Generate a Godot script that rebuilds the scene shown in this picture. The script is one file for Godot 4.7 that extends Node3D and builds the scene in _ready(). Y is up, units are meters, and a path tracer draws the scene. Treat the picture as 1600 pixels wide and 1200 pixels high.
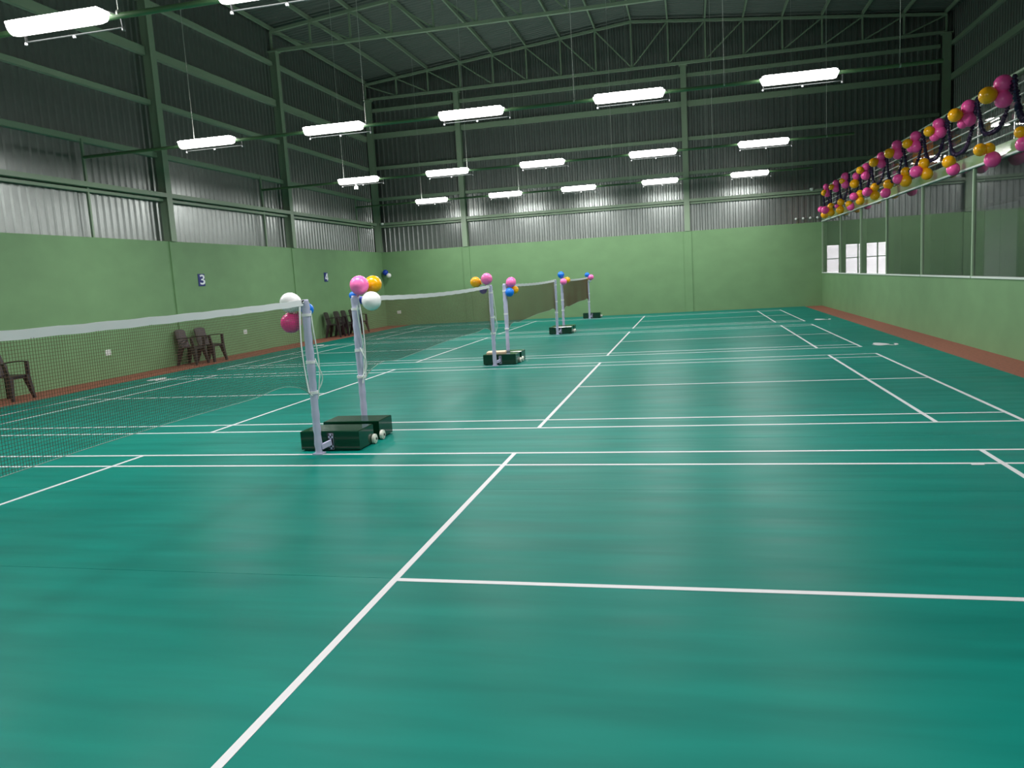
extends Node3D
# A badminton hall: four courts side by side, nets in one line into the depth, lamp rows across, gallery on the right.
# x runs along the courts (net at x = 0), -z into the hall, y up, metres.

const PITCH := 7.248
const LEFT := -8.62
const RIGHT := 8.32
const BACK := -26.4
const FRONT := 6.6
const FAR_RIGHT := 12.35
const RIDGE_X := 1.78
const RIB := 0.2
var used := {}
var boxes := {}
var mat := {}
var rng := RandomNumberGenerator.new()

# ---------------------------------------------------------------- helpers
func numbered(n: String) -> String:
	if not used.has(n):
		used[n] = 0
		return n
	used[n] += 1
	return "%s_%03d" % [n, used[n]]

func tag(o: Node, label: String, category: String, group := "") -> void:
	o.set_meta("label", label)
	o.set_meta("category", category)
	if group != "":
		o.set_meta("group", group)

func thing(called: String, label: String, category: String, at := Vector3.ZERO, turn := 0.0, group := "") -> Node3D:
	var o := Node3D.new()
	o.name = numbered(called)
	add_child(o)
	o.position = at
	o.rotation.y = turn
	tag(o, label, category, group)
	return o

func setting(called: String) -> Node3D:
	var o := Node3D.new()
	o.name = called
	o.set_meta("kind", "structure")
	add_child(o)
	return o

func put(called: String, mesh: Mesh, m: Material, parent: Node, at := Vector3.ZERO, basis := Basis()) -> MeshInstance3D:
	var o := MeshInstance3D.new()
	o.mesh = mesh
	o.material_override = m
	o.cast_shadow = GeometryInstance3D.SHADOW_CASTING_SETTING_ON
	o.transform = Transform3D(basis, at)
	if parent == self:
		o.name = numbered(called)
		add_child(o)
	else:
		o.name = called
		parent.add_child(o, true)
	return o

func start() -> SurfaceTool:
	var st := SurfaceTool.new()
	st.begin(Mesh.PRIMITIVE_TRIANGLES)
	return st

func finish(st: SurfaceTool) -> ArrayMesh:
	st.generate_normals()
	return st.commit()

func done(st: SurfaceTool, called: String, m: Material, parent: Node, at := Vector3.ZERO) -> MeshInstance3D:
	return put(called, finish(st), m, parent, at)

func quad(st: SurfaceTool, a: Vector3, b: Vector3, c: Vector3, d: Vector3, cen: Vector3, g := -1) -> void:
	st.set_smooth_group(g)
	var n := (c - a).cross(d - b)
	var l := [a, b, c, a, c, d]
	if n.dot((a + b + c + d) / 4.0 - cen) > 0.0:
		l = [a, c, b, a, d, c]
	for p in l:
		st.add_vertex(p)

func hexa(st: SurfaceTool, lo: Array, hi: Array) -> void:
	var cen := Vector3.ZERO
	for k in 4:
		cen += (lo[k] + hi[k]) / 8.0
	quad(st, lo[0], lo[1], lo[2], lo[3], cen)
	quad(st, hi[0], hi[1], hi[2], hi[3], cen)
	for k in 4:
		var j := (k + 1) % 4
		quad(st, lo[k], lo[j], hi[j], hi[k], cen)

func bx(st: SurfaceTool, c: Vector3, s: Vector3) -> void:
	taper(st, c - Vector3(0, s.y / 2, 0), Vector2(s.x, s.z), c + Vector3(0, s.y / 2, 0), Vector2(s.x, s.z))

func taper(st: SurfaceTool, c0: Vector3, s0: Vector2, c1: Vector3, s1: Vector2) -> void:
	var lo := []
	var hi := []
	for k in [[-1, -1], [1, -1], [1, 1], [-1, 1]]:
		lo.append(c0 + Vector3(k[0] * s0.x / 2, 0, k[1] * s0.y / 2))
		hi.append(c1 + Vector3(k[0] * s1.x / 2, 0, k[1] * s1.y / 2))
	hexa(st, lo, hi)

func bar(st: SurfaceTool, a: Vector3, b: Vector3, w: float, h: float, up := Vector3.UP) -> void:
	var d := (b - a).normalized()
	var s := d.cross(up).normalized() * w / 2
	var u := s.cross(d).normalized() * h / 2
	hexa(st, [a - s - u, a + s - u, a + s + u, a - s + u], [b - s - u, b + s - u, b + s + u, b - s + u])

# a bevelled box: its top edges are cut so that they catch the light
func bevelled(s: Vector3, e: float) -> ArrayMesh:
	var st := start()
	taper(st, Vector3.ZERO, Vector2(s.x, s.z), Vector3(0, s.y - e, 0), Vector2(s.x, s.z))
	taper(st, Vector3(0, s.y - e, 0), Vector2(s.x, s.z), Vector3(0, s.y, 0), Vector2(s.x - 2 * e, s.z - 2 * e))
	return finish(st)

func tube(st: SurfaceTool, pts: Array, radii, sides := 8, g := 1) -> void:
	var rings := []
	var n := pts.size()
	var ref := Vector3.UP
	for k in n:
		var d: Vector3 = (pts[mini(k + 1, n - 1)] - pts[maxi(k - 1, 0)]).normalized()
		if k == 0:
			ref = Vector3.RIGHT if absf(d.y) > 0.9 else Vector3.UP
		var s := d.cross(ref).normalized()
		var u := s.cross(d).normalized()
		ref = u
		var r: float = radii[k] if radii is Array else radii
		var ring := []
		for j in sides:
			var a := TAU * j / sides
			ring.append(pts[k] + (s * cos(a) + u * sin(a)) * r)
		rings.append(ring)
	for k in n - 1:
		var cen: Vector3 = (pts[k] + pts[k + 1]) / 2
		for j in sides:
			var i := (j + 1) % sides
			quad(st, rings[k][j], rings[k][i], rings[k + 1][i], rings[k + 1][j], cen, g)
	for e in [0, n - 1]:
		var inner: Vector3 = pts[1] if e == 0 else pts[n - 2]
		st.set_smooth_group(-1)
		for j in sides:
			var a: Vector3 = rings[e][j]
			var b: Vector3 = rings[e][(j + 1) % sides]
			var c: Vector3 = pts[e]
			var nn := (b - a).cross(c - a)
			for p in ([a, c, b] if nn.dot(c - inner) > 0 else [a, b, c]):
				st.add_vertex(p)

# profile: Array of Vector2(radius, y), turned about y
func lathe(st: SurfaceTool, prof: Array, sides := 24, off := Vector3.ZERO, g := 1) -> void:
	for k in prof.size() - 1:
		for j in sides:
			var a0 := TAU * j / sides
			var a1 := TAU * (j + 1) / sides
			var p: Vector2 = prof[k]
			var q: Vector2 = prof[k + 1]
			var a := Vector3(cos(a0) * p.x, p.y, sin(a0) * p.x)
			var b := Vector3(cos(a1) * p.x, p.y, sin(a1) * p.x)
			var c := Vector3(cos(a1) * q.x, q.y, sin(a1) * q.x)
			var d := Vector3(cos(a0) * q.x, q.y, sin(a0) * q.x)
			var n := Vector2(q.y - p.y, p.x - q.x)
			var mid := (a + b + c + d) / 4.0
			var out := Vector3(mid.x, 0, mid.z).normalized() * n.x + Vector3(0, n.y, 0)
			quad(st, a + off, b + off, c + off, d + off, mid + off - out, g)

# a thin curved sheet: f(u, v) gives its middle surface
func shell(st: SurfaceTool, nu: int, nv: int, th: float, f: Callable) -> void:
	var top := []
	var bot := []
	for i in nu + 1:
		for j in nv + 1:
			var u := float(i) / nu
			var v := float(j) / nv
			var p: Vector3 = f.call(u, v)
			var n: Vector3 = ((f.call(u + 0.01, v) - f.call(u - 0.01, v)) as Vector3).cross(f.call(u, v + 0.01) - f.call(u, v - 0.01)).normalized()
			top.append(p + n * th / 2)
			bot.append(p - n * th / 2)
	var w := nv + 1
	for i in nu:
		for j in nv:
			var a := i * w + j
			var l := [a, a + w, a + w + 1, a + 1]
			var cen: Vector3 = (top[l[0]] + top[l[2]] + bot[l[0]] + bot[l[2]]) / 4.0
			quad(st, top[l[0]], top[l[1]], top[l[2]], top[l[3]], cen, 1)
			quad(st, bot[l[0]], bot[l[1]], bot[l[2]], bot[l[3]], cen, 2)
			for e in [[i == 0, 0, 3], [i == nu - 1, 1, 2], [j == 0, 0, 1], [j == nv - 1, 3, 2]]:
				if e[0]:
					quad(st, top[l[e[1]]], top[l[e[2]]], bot[l[e[2]]], bot[l[e[1]]], cen)

func box_mesh(s: Vector3) -> BoxMesh:
	var key := "%.4f %.4f %.4f" % [s.x, s.y, s.z]
	if not boxes.has(key):
		var m := BoxMesh.new()
		m.size = s
		boxes[key] = m
	return boxes[key]

func block(called: String, c: Vector3, s: Vector3, m: Material, parent: Node) -> MeshInstance3D:
	return put(called, box_mesh(s), m, parent, c)

# ---------------------------------------------------------------- materials
func srgb(r: int, g: int, b: int) -> Color:
	return Color(r / 255.0, g / 255.0, b / 255.0)

func noise_image(seed_: int, freq: float, octaves: int, lo: float, hi: float, size := 512) -> ImageTexture:
	var n := FastNoiseLite.new()
	n.seed = seed_
	n.frequency = freq
	n.fractal_octaves = octaves
	n.noise_type = FastNoiseLite.TYPE_SIMPLEX_SMOOTH
	var im := n.get_seamless_image(size, size)
	im.convert(Image.FORMAT_RGB8)
	for y in size:
		for x in size:
			var v := lerpf(lo, hi, im.get_pixel(x, y).r)
			im.set_pixel(x, y, Color(v, v, v))
	return ImageTexture.create_from_image(im)

func plain(called: String, c: Color, rough: float, metal := 0.0) -> StandardMaterial3D:
	var m := StandardMaterial3D.new()
	m.resource_name = called
	m.albedo_color = c
	m.roughness = rough
	m.metallic = metal
	mat[called] = m
	return m

func grained(m: StandardMaterial3D, tex: Texture2D, scale: Vector3, rough: Texture2D = null) -> void:
	m.albedo_texture = tex
	m.uv1_triplanar = true
	m.uv1_world_triplanar = true
	m.uv1_scale = scale
	if rough:
		m.roughness_texture = rough
		m.roughness_texture_channel = BaseMaterial3D.TEXTURE_CHANNEL_RED

func make_materials() -> void:
	var streaks := noise_image(11, 0.02, 5, 0.86, 1.0)
	var streak_rough := noise_image(12, 0.02, 4, 0.78, 1.0)
	var patches := noise_image(13, 0.012, 5, 0.94, 1.0)
	var fine := noise_image(14, 0.05, 4, 0.8, 1.0)
	var m := plain("mat_vinyl", srgb(12, 124, 112), 0.42)
	grained(m, streaks, Vector3(0.05, 0.3, 0.36), streak_rough)
	m.metallic_specular = 0.14
	m = plain("line_paint", srgb(206, 206, 210), 0.5)
	m = plain("concrete", srgb(150, 90, 70), 0.8)
	grained(m, fine, Vector3(0.6, 0.6, 0.6))
	m = plain("plaster", srgb(115, 153, 108), 0.62)
	grained(m, patches, Vector3(0.16, 0.22, 0.16))
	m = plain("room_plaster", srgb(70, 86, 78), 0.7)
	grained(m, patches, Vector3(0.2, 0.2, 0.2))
	m = plain("sheet", srgb(152, 158, 156), 0.3, 0.85)
	grained(m, patches, Vector3(0.7, 0.5, 0.7))
	plain("roof_sheet", srgb(96, 104, 99), 0.55, 0.2)
	plain("steel_green", srgb(134, 154, 130), 0.42)
	plain("pipe_green", srgb(84, 116, 80), 0.4)
	plain("wire", srgb(176, 182, 176), 0.5, 0.4)
	plain("aluminium", srgb(120, 122, 124), 0.4, 0.6)
	plain("fitting", srgb(205, 208, 210), 0.45)
	plain("post_wrap", srgb(186, 186, 214), 0.32)
	plain("tape_white", srgb(226, 226, 230), 0.6)
	plain("cord_white", srgb(214, 224, 218), 0.7)
	plain("cord_grey", srgb(150, 168, 158), 0.7)
	plain("box_green", srgb(10, 52, 34), 0.1)
	plain("wheel_white", srgb(226, 228, 218), 0.45)
	plain("axle", srgb(60, 60, 62), 0.4, 0.6)
	plain("board", srgb(222, 196, 168), 0.6)
	plain("chair_plastic", srgb(46, 33, 38), 0.36)
	plain("net_thread", srgb(86, 64, 44), 0.8)
	plain("pink", srgb(250, 88, 170), 0.28)
	plain("hot_pink", srgb(245, 56, 150), 0.3)
	plain("pale_pink", srgb(255, 120, 190), 0.28)
	plain("yellow", srgb(246, 174, 12), 0.22)
	plain("blue", srgb(16, 118, 226), 0.28)
	plain("deep_blue", srgb(24, 60, 170), 0.28)
	plain("white_balloon", srgb(238, 238, 240), 0.3)
	plain("tinsel", srgb(44, 28, 62), 0.3, 0.3)
	plain("mullion_paint", srgb(150, 176, 146), 0.45)
	plain("sill_white", srgb(214, 224, 218), 0.5)
	plain("fascia", srgb(126, 158, 112), 0.12)
	plain("rail_steel", srgb(226, 230, 228), 0.25, 0.3)
	plain("sign_navy", srgb(34, 38, 120), 0.4)
	plain("sign_white", srgb(240, 242, 250), 0.5)
	plain("switch_white", srgb(232, 236, 232), 0.4)
	plain("door_blue", srgb(150, 166, 178), 0.5)
	plain("pillar_grey", srgb(150, 152, 160), 0.7)
	plain("orange_fabric", srgb(250, 140, 66), 0.8)
	plain("black_fabric", srgb(24, 24, 28), 0.7)
	m = plain("glass", Color(0.2, 0.23, 0.23, 0.34), 0.02)
	m.transparency = BaseMaterial3D.TRANSPARENCY_ALPHA
	m = plain("rail_glass", Color(0.8, 0.85, 0.83, 0.04), 0.02)
	m.transparency = BaseMaterial3D.TRANSPARENCY_ALPHA
	m.metallic_specular = 0.36
	m = plain("frosted", Color(1.0, 0.93, 0.97, 0.15), 0.12)
	m.transparency = BaseMaterial3D.TRANSPARENCY_ALPHA
	m = plain("lamp_glow", srgb(255, 252, 246), 0.5)
	m.emission_enabled = true
	m.emission = srgb(255, 252, 248)
	m.emission_energy_multiplier = LAMP_GLOW
	m = plain("lamp_uplight", srgb(250, 248, 244), 0.5)  # glow added on the lamp cover to lift the dark upper walls
	m.emission_enabled = true
	m.emission = srgb(255, 252, 248)
	m.emission_energy_multiplier = LAMP_UPLIGHT

const LAMP_GLOW := 6.0
const LAMP_UPLIGHT := 30.0
const LAMP_ENERGY := 10.3

# ---------------------------------------------------------------- setting
func roof_y(x: float) -> float:
	return 10.8 - absf(x - RIDGE_X) * 1.08 / 10.57

# one corrugated sheet of four ribs: along +x from 0, ribs towards +z, from y0 to the given tops
func sheet_mesh(y0: float, top: Callable, ribs := 4) -> ArrayMesh:
	var st := start()
	var prof := []
	for k in ribs:
		var x := k * RIB
		prof.append_array([Vector2(x, 0), Vector2(x + 0.095, 0), Vector2(x + 0.12, 0.03), Vector2(x + 0.175, 0.03), Vector2(x + RIB, 0)])
	for k in prof.size() - 1:
		var p: Vector2 = prof[k]
		var q: Vector2 = prof[k + 1]
		if q.x - p.x < 0.001:
			continue
		var a := Vector3(p.x, y0, p.y)
		var b := Vector3(q.x, y0, q.y)
		var c := Vector3(q.x, top.call(q.x), q.y)
		var d := Vector3(p.x, top.call(p.x), p.y)
		quad(st, a, b, c, d, (a + c) / 2 - Vector3(0, 0, 1))
		var t := Vector3(0, 0, -0.004)
		quad(st, a + t, b + t, c + t, d + t, (a + c) / 2 + Vector3(0, 0, 1))
	return finish(st)

# a channel-section girt from a to b, its open side towards `face`
func girt(called: String, a: Vector3, b: Vector3, face: Vector3, h: float, d: float, parent: Node, m: Material) -> void:
	var st := start()
	bar(st, a + face * d, b + face * d, 0.012, h)
	for s in [-1, 1]:
		var o := face * d / 2 + Vector3(0, s * (h / 2 - 0.006), 0)
		bar(st, a + o, b + o, d, 0.012)
	done(st, called, m, parent)

func build_floor() -> void:
	var f := setting("floor")
	block("slab", Vector3((LEFT + FAR_RIGHT) / 2, -0.106, (FRONT + BACK) / 2), Vector3(FAR_RIGHT - LEFT + 0.6, 0.2, FRONT - BACK + 0.6), mat.concrete, f)
	# vinyl mats, rolled out across the hall in strips
	var z := 5.45
	var w := 1.812
	while z > BACK + 0.3:
		var e := maxf(z - w, BACK + 0.03)
		block("mat_strip", Vector3(0.07, -0.0035, (z + e) / 2), Vector3(15.26, 0.005, z - e - 0.004), mat.mat_vinyl, f)
		z -= w
	var cz := [0.034, -PITCH, -2 * PITCH, -3 * PITCH]
	for k in 4:
		var c: float = cz[k]
		var hz := 3.05
		for s in [-1, 1]:
			for d in [3.03, 2.57]:
				block("court_line", Vector3(0, -0.0004, -k * PITCH + s * d), Vector3(13.4, 0.0024, 0.04), mat.line_paint, f)
			for d in [2.0, 5.92, 6.68]:
				block("court_line", Vector3(s * d, 0.0000, -k * PITCH), Vector3(0.04, 0.0024, 2 * hz), mat.line_paint, f)
			block("court_line", Vector3(s * 4.34, 0.0002, c), Vector3(4.68, 0.0024, 0.04), mat.line_paint, f)
	# maker's prints in white on the mats behind the back lines: a winged blob with a tail
	for p in [Vector3(7.13, 0, -11.75), Vector3(7.17, 0, -19.1), Vector3(-7.0, 0, -9.87), Vector3(-7.04, 0, -17.16)]:
		var st := start()
		var outline := []
		for k in 28:
			var a := TAU * k / 28
			var r := 1.0 + 0.14 * sin(3 * a + 1)
			outline.append(Vector3(cos(a) * 0.13 * r - 0.05, 0.0016, sin(a) * 0.25 * r - 0.05))
		for k in 28:
			quad(st, Vector3(-0.05, 0.0016, -0.05), outline[k], outline[(k + 1) % 28], Vector3(-0.05, 0.0016, -0.05), Vector3(0, -1, 0))
		tube(st, [Vector3(-0.2, 0, 0.1), Vector3(-0.1, 0, 0.06)], 0.0016, 4)
		for seg in [[Vector3(0.06, 0.001, 0.12), Vector3(0.13, 0.001, 0.2)], [Vector3(0.13, 0.001, 0.2), Vector3(0.2, 0.001, 0.1)], [Vector3(0.2, 0.001, 0.1), Vector3(0.22, 0.001, -0.1)], [Vector3(-0.2, 0.001, 0.0), Vector3(-0.1, 0.001, -0.02)]]:
			bar(st, seg[0], seg[1], 0.06, 0.001)
		done(st, "floor_print", mat.line_paint, f, p)
	for p in [Vector3(5.735, 0.0012, -2.53), Vector3(5.78, 0.0012, -9.8), Vector3(6.2, 0.0012, -9.8)]:
		block("floor_label", p, Vector3(0.09, 0.002, 0.03), mat.line_paint, f)

func build_walls() -> void:
	var eave := 9.82
	var shared := sheet_mesh(2.9, func(_x): return eave)
	# left
	var w := setting("wall_left")
	block("masonry", Vector3(LEFT - 0.125, 1.45, (FRONT + BACK) / 2), Vector3(0.25, 3.1, FRONT - BACK), mat.plaster, w)
	var z := FRONT
	while z > BACK - 0.1:
		put("cladding_sheet", shared, mat.sheet, w, Vector3(LEFT - 0.2, 0, z), Basis(Vector3.UP, PI / 2))
		z -= 4 * RIB
	var cols := [FRONT - 0.1, 4.95, -1.05, -7.05, -13.05, -19.05, BACK + 0.35]
	for y in [8.6, 7.42, 6.25, 5.04]:
		for k in cols.size() - 1:
			girt("girt", Vector3(LEFT - 0.165, y, cols[k] - 0.1), Vector3(LEFT - 0.165, y, cols[k + 1] + 0.1), Vector3.RIGHT, 0.12 if y != 7.42 else 0.2, 0.1, w, mat.steel_green)
	for k in cols.size() - 1:
		var st := start()
		bar(st, Vector3(LEFT - 0.02, 4.09, cols[k] - 0.1), Vector3(LEFT - 0.02, 4.09, cols[k + 1] + 0.1), 0.2, 0.1)
		bar(st, Vector3(LEFT - 0.08, 3.98, cols[k] - 0.1), Vector3(LEFT - 0.08, 3.98, cols[k + 1] + 0.1), 0.1, 0.06)
		done(st, "tie_beam", mat.steel_green, w)
	for k in ROWS.size():
		block("pipe_prop", Vector3(LEFT - 0.06, 4.02, ROWS[k][0] - 0.05), Vector3(0.05, 2.04, 0.05), mat.steel_green, w)
	# back
	w = setting("wall_back")
	block("masonry", Vector3((LEFT + RIGHT) / 2, 1.45, BACK - 0.125), Vector3(RIGHT - LEFT, 3.1, 0.25), mat.plaster, w)
	var x := LEFT - 0.22
	while x < FAR_RIGHT:
		var x0 := x
		put("cladding_sheet", sheet_mesh(2.9, func(u: float): return roof_y(x0 + u) + 0.07), mat.sheet, w, Vector3(x, 0, BACK - 0.2))
		x += 4 * RIB
	var bc := [LEFT - 0.1, -5.03, 3.6, FAR_RIGHT - 0.1]
	for y in [8.6, 7.6, 6.35, 5.12]:
		for k in 3:
			girt("girt", Vector3(bc[k] + 0.1, y, BACK - 0.165), Vector3(bc[k + 1] - 0.1, y, BACK - 0.165), Vector3(0, 0, 1), 0.12 if y != 7.6 else 0.2, 0.1, w, mat.steel_green)
	for k in 3:
		var st := start()
		bar(st, Vector3(bc[k] + 0.1, 4.12, BACK - 0.04), Vector3(bc[k + 1] - 0.1, 4.12, BACK - 0.04), 0.16, 0.1)
		bar(st, Vector3(bc[k] + 0.1, 4.02, BACK - 0.09), Vector3(bc[k + 1] - 0.1, 4.02, BACK - 0.09), 0.08, 0.06)
		done(st, "tie_beam", mat.steel_green, w)
	# far right, behind the gallery
	w = setting("wall_far_right")
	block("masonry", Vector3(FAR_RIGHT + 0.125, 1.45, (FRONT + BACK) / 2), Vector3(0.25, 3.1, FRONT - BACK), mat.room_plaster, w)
	z = BACK - 0.2
	while z < FRONT:
		put("cladding_sheet", shared, mat.sheet, w, Vector3(FAR_RIGHT + 0.2, 0, z), Basis(Vector3.UP, -PI / 2))
		z += 4 * RIB
	for y in [8.6, 7.5, 6.3, 5.1, 4.1]:
		girt("girt", Vector3(FAR_RIGHT + 0.165, y, BACK), Vector3(FAR_RIGHT + 0.165, y, FRONT), Vector3.LEFT, 0.12 if y != 7.5 else 0.2, 0.1, w, mat.steel_green)
	# behind the camera
	w = setting("wall_front")
	block("masonry", Vector3((LEFT + FAR_RIGHT) / 2, 1.45, FRONT + 0.125), Vector3(FAR_RIGHT - LEFT, 3.1, 0.25), mat.plaster, w)
	x = LEFT - 0.22
	while x < FAR_RIGHT:
		var x0 := x
		put("cladding_sheet", sheet_mesh(2.9, func(u: float): return roof_y(x0 + 4 * RIB - u) + 0.07), mat.sheet, w, Vector3(x + 4 * RIB, 0, FRONT + 0.2), Basis(Vector3.UP, PI))
		x += 4 * RIB
	# unseen panels added behind the sheets to stop background light leaking in
	var mz := (FRONT + BACK) / 2
	var mx := (LEFT + FAR_RIGHT) / 2
	for b in [["wall_left", Vector3(LEFT - 0.32, 6.4, mz), Vector3(0.06, 7.2, FRONT - BACK + 0.8)], ["wall_far_right", Vector3(FAR_RIGHT + 0.32, 6.4, mz), Vector3(0.06, 7.2, FRONT - BACK + 0.8)], ["wall_back", Vector3(mx, 6.9, BACK - 0.32), Vector3(FAR_RIGHT - LEFT + 0.8, 8.2, 0.06)], ["wall_front", Vector3(mx, 6.9, FRONT + 0.32), Vector3(FAR_RIGHT - LEFT + 0.8, 8.2, 0.06)]]:
		block("added_leak_shield", b[1], b[2], mat.roof_sheet, get_node(b[0]))
	# roof
	w = setting("ceiling")
	var slope := atan2(1.08, 10.57)
	var run := 10.75 / cos(slope)
	var roof_sheet := sheet_mesh(0.0, func(_x): return run)
	z = FRONT + 0.25
	while z > BACK - 0.3:
		for s in [-1, 1]:
			# the sheet's length runs down the slope, its width along z
			var down := Vector3(s * cos(slope), -sin(slope), 0)
			var across := Vector3(0, 0, -1)
			put("roof_sheet", roof_sheet, mat.roof_sheet, w, Vector3(RIDGE_X, 10.83, z), Basis(across, down, across.cross(down)))
		z -= 4 * RIB
	for s in [-1, 1]:
		var st := start()
		bar(st, Vector3(RIDGE_X - s * 0.05, 10.9, mz), Vector3(RIDGE_X + s * 11.2, 10.9 - 11.2 * tan(slope), mz), FRONT - BACK + 0.9, 0.04)
		done(st, "added_leak_shield", mat.roof_sheet, w)  # unseen slab added over the roof sheets to block light leaks
	for k in range(-8, 9):
		var px := RIDGE_X + k * 1.31
		block("purlin", Vector3(px, roof_y(px) - 0.075, (FRONT + BACK) / 2), Vector3(0.055, 0.12, FRONT - BACK), mat.steel_green, w)

func column(at: Vector3, top: float, size: Vector2, pier: Vector2, label: String) -> void:
	var c := thing("steel_column", label, "column", at, 0.0, "steel columns of the hall")
	var h := top - 3.0
	var along_x := size.x > size.y
	for s in [-1, 1]:
		if along_x:
			block("flange", Vector3(s * (size.x / 2 - 0.008), 3.0 + h / 2, 0), Vector3(0.016, h, size.y), mat.steel_green, c)
		else:
			block("flange", Vector3(0, 3.0 + h / 2, s * (size.y / 2 - 0.008)), Vector3(size.x, h, 0.016), mat.steel_green, c)
	block("web", Vector3(0, 3.0 + h / 2, 0), Vector3(size.x - 0.032, h, 0.012) if along_x else Vector3(0.012, h, size.y - 0.032), mat.steel_green, c)
	block("cap_plate", Vector3(0, top + 0.015, 0), Vector3(size.x + 0.1, 0.03, size.y + 0.1), mat.steel_green, c)
	if pier.x > 0:
		block("pier", Vector3(0, 1.5, 0), Vector3(pier.x, 3.0, pier.y), mat.plaster, c)

func truss(z: float, label: String) -> void:
	var t := thing("roof_truss", label, "truss", Vector3(0, 0, z), 0.0, "steel roof trusses")
	var lo := 8.98
	var n := []
	for k in range(-8, 9):
		n.append(RIDGE_X + k * 1.31)
	for s in [0, 1]:
		var st := start()
		var a := Vector3(n[s * 8], roof_y(n[s * 8]) - 0.18, 0)
		var b := Vector3(n[8 + s * 8], roof_y(n[8 + s * 8]) - 0.18, 0)
		bar(st, a, b, 0.1, 0.08)
		done(st, "top_chord", mat.steel_green, t)
	var sb := start()
	bar(sb, Vector3(n[0], lo, 0), Vector3(n[16], lo, 0), 0.1, 0.09)
	done(sb, "bottom_chord", mat.steel_green, t)
	for k in 17:
		var h: float = roof_y(n[k]) - 0.18 - lo
		block("strut", Vector3(n[k], lo + h / 2, 0), Vector3(0.055, h, 0.055), mat.steel_green, t)
		if k < 16:
			var st := start()
			var a: Vector3
			var b: Vector3
			if k < 8:
				a = Vector3(n[k], roof_y(n[k]) - 0.2, 0)
				b = Vector3(n[k + 1], lo + 0.03, 0)
			else:
				a = Vector3(n[k], lo + 0.03, 0)
				b = Vector3(n[k + 1], roof_y(n[k + 1]) - 0.2, 0)
			bar(st, a, b, 0.045, 0.045, Vector3(0, 0, 1))
			done(st, "diagonal", mat.steel_green, t)

const MULLIONS := [-26.36, -22.85, -19.85, -16.88, -13.9, -10.9, -7.93, -4.96, -1.99, 0.98, 3.95, 6.5]

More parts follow.
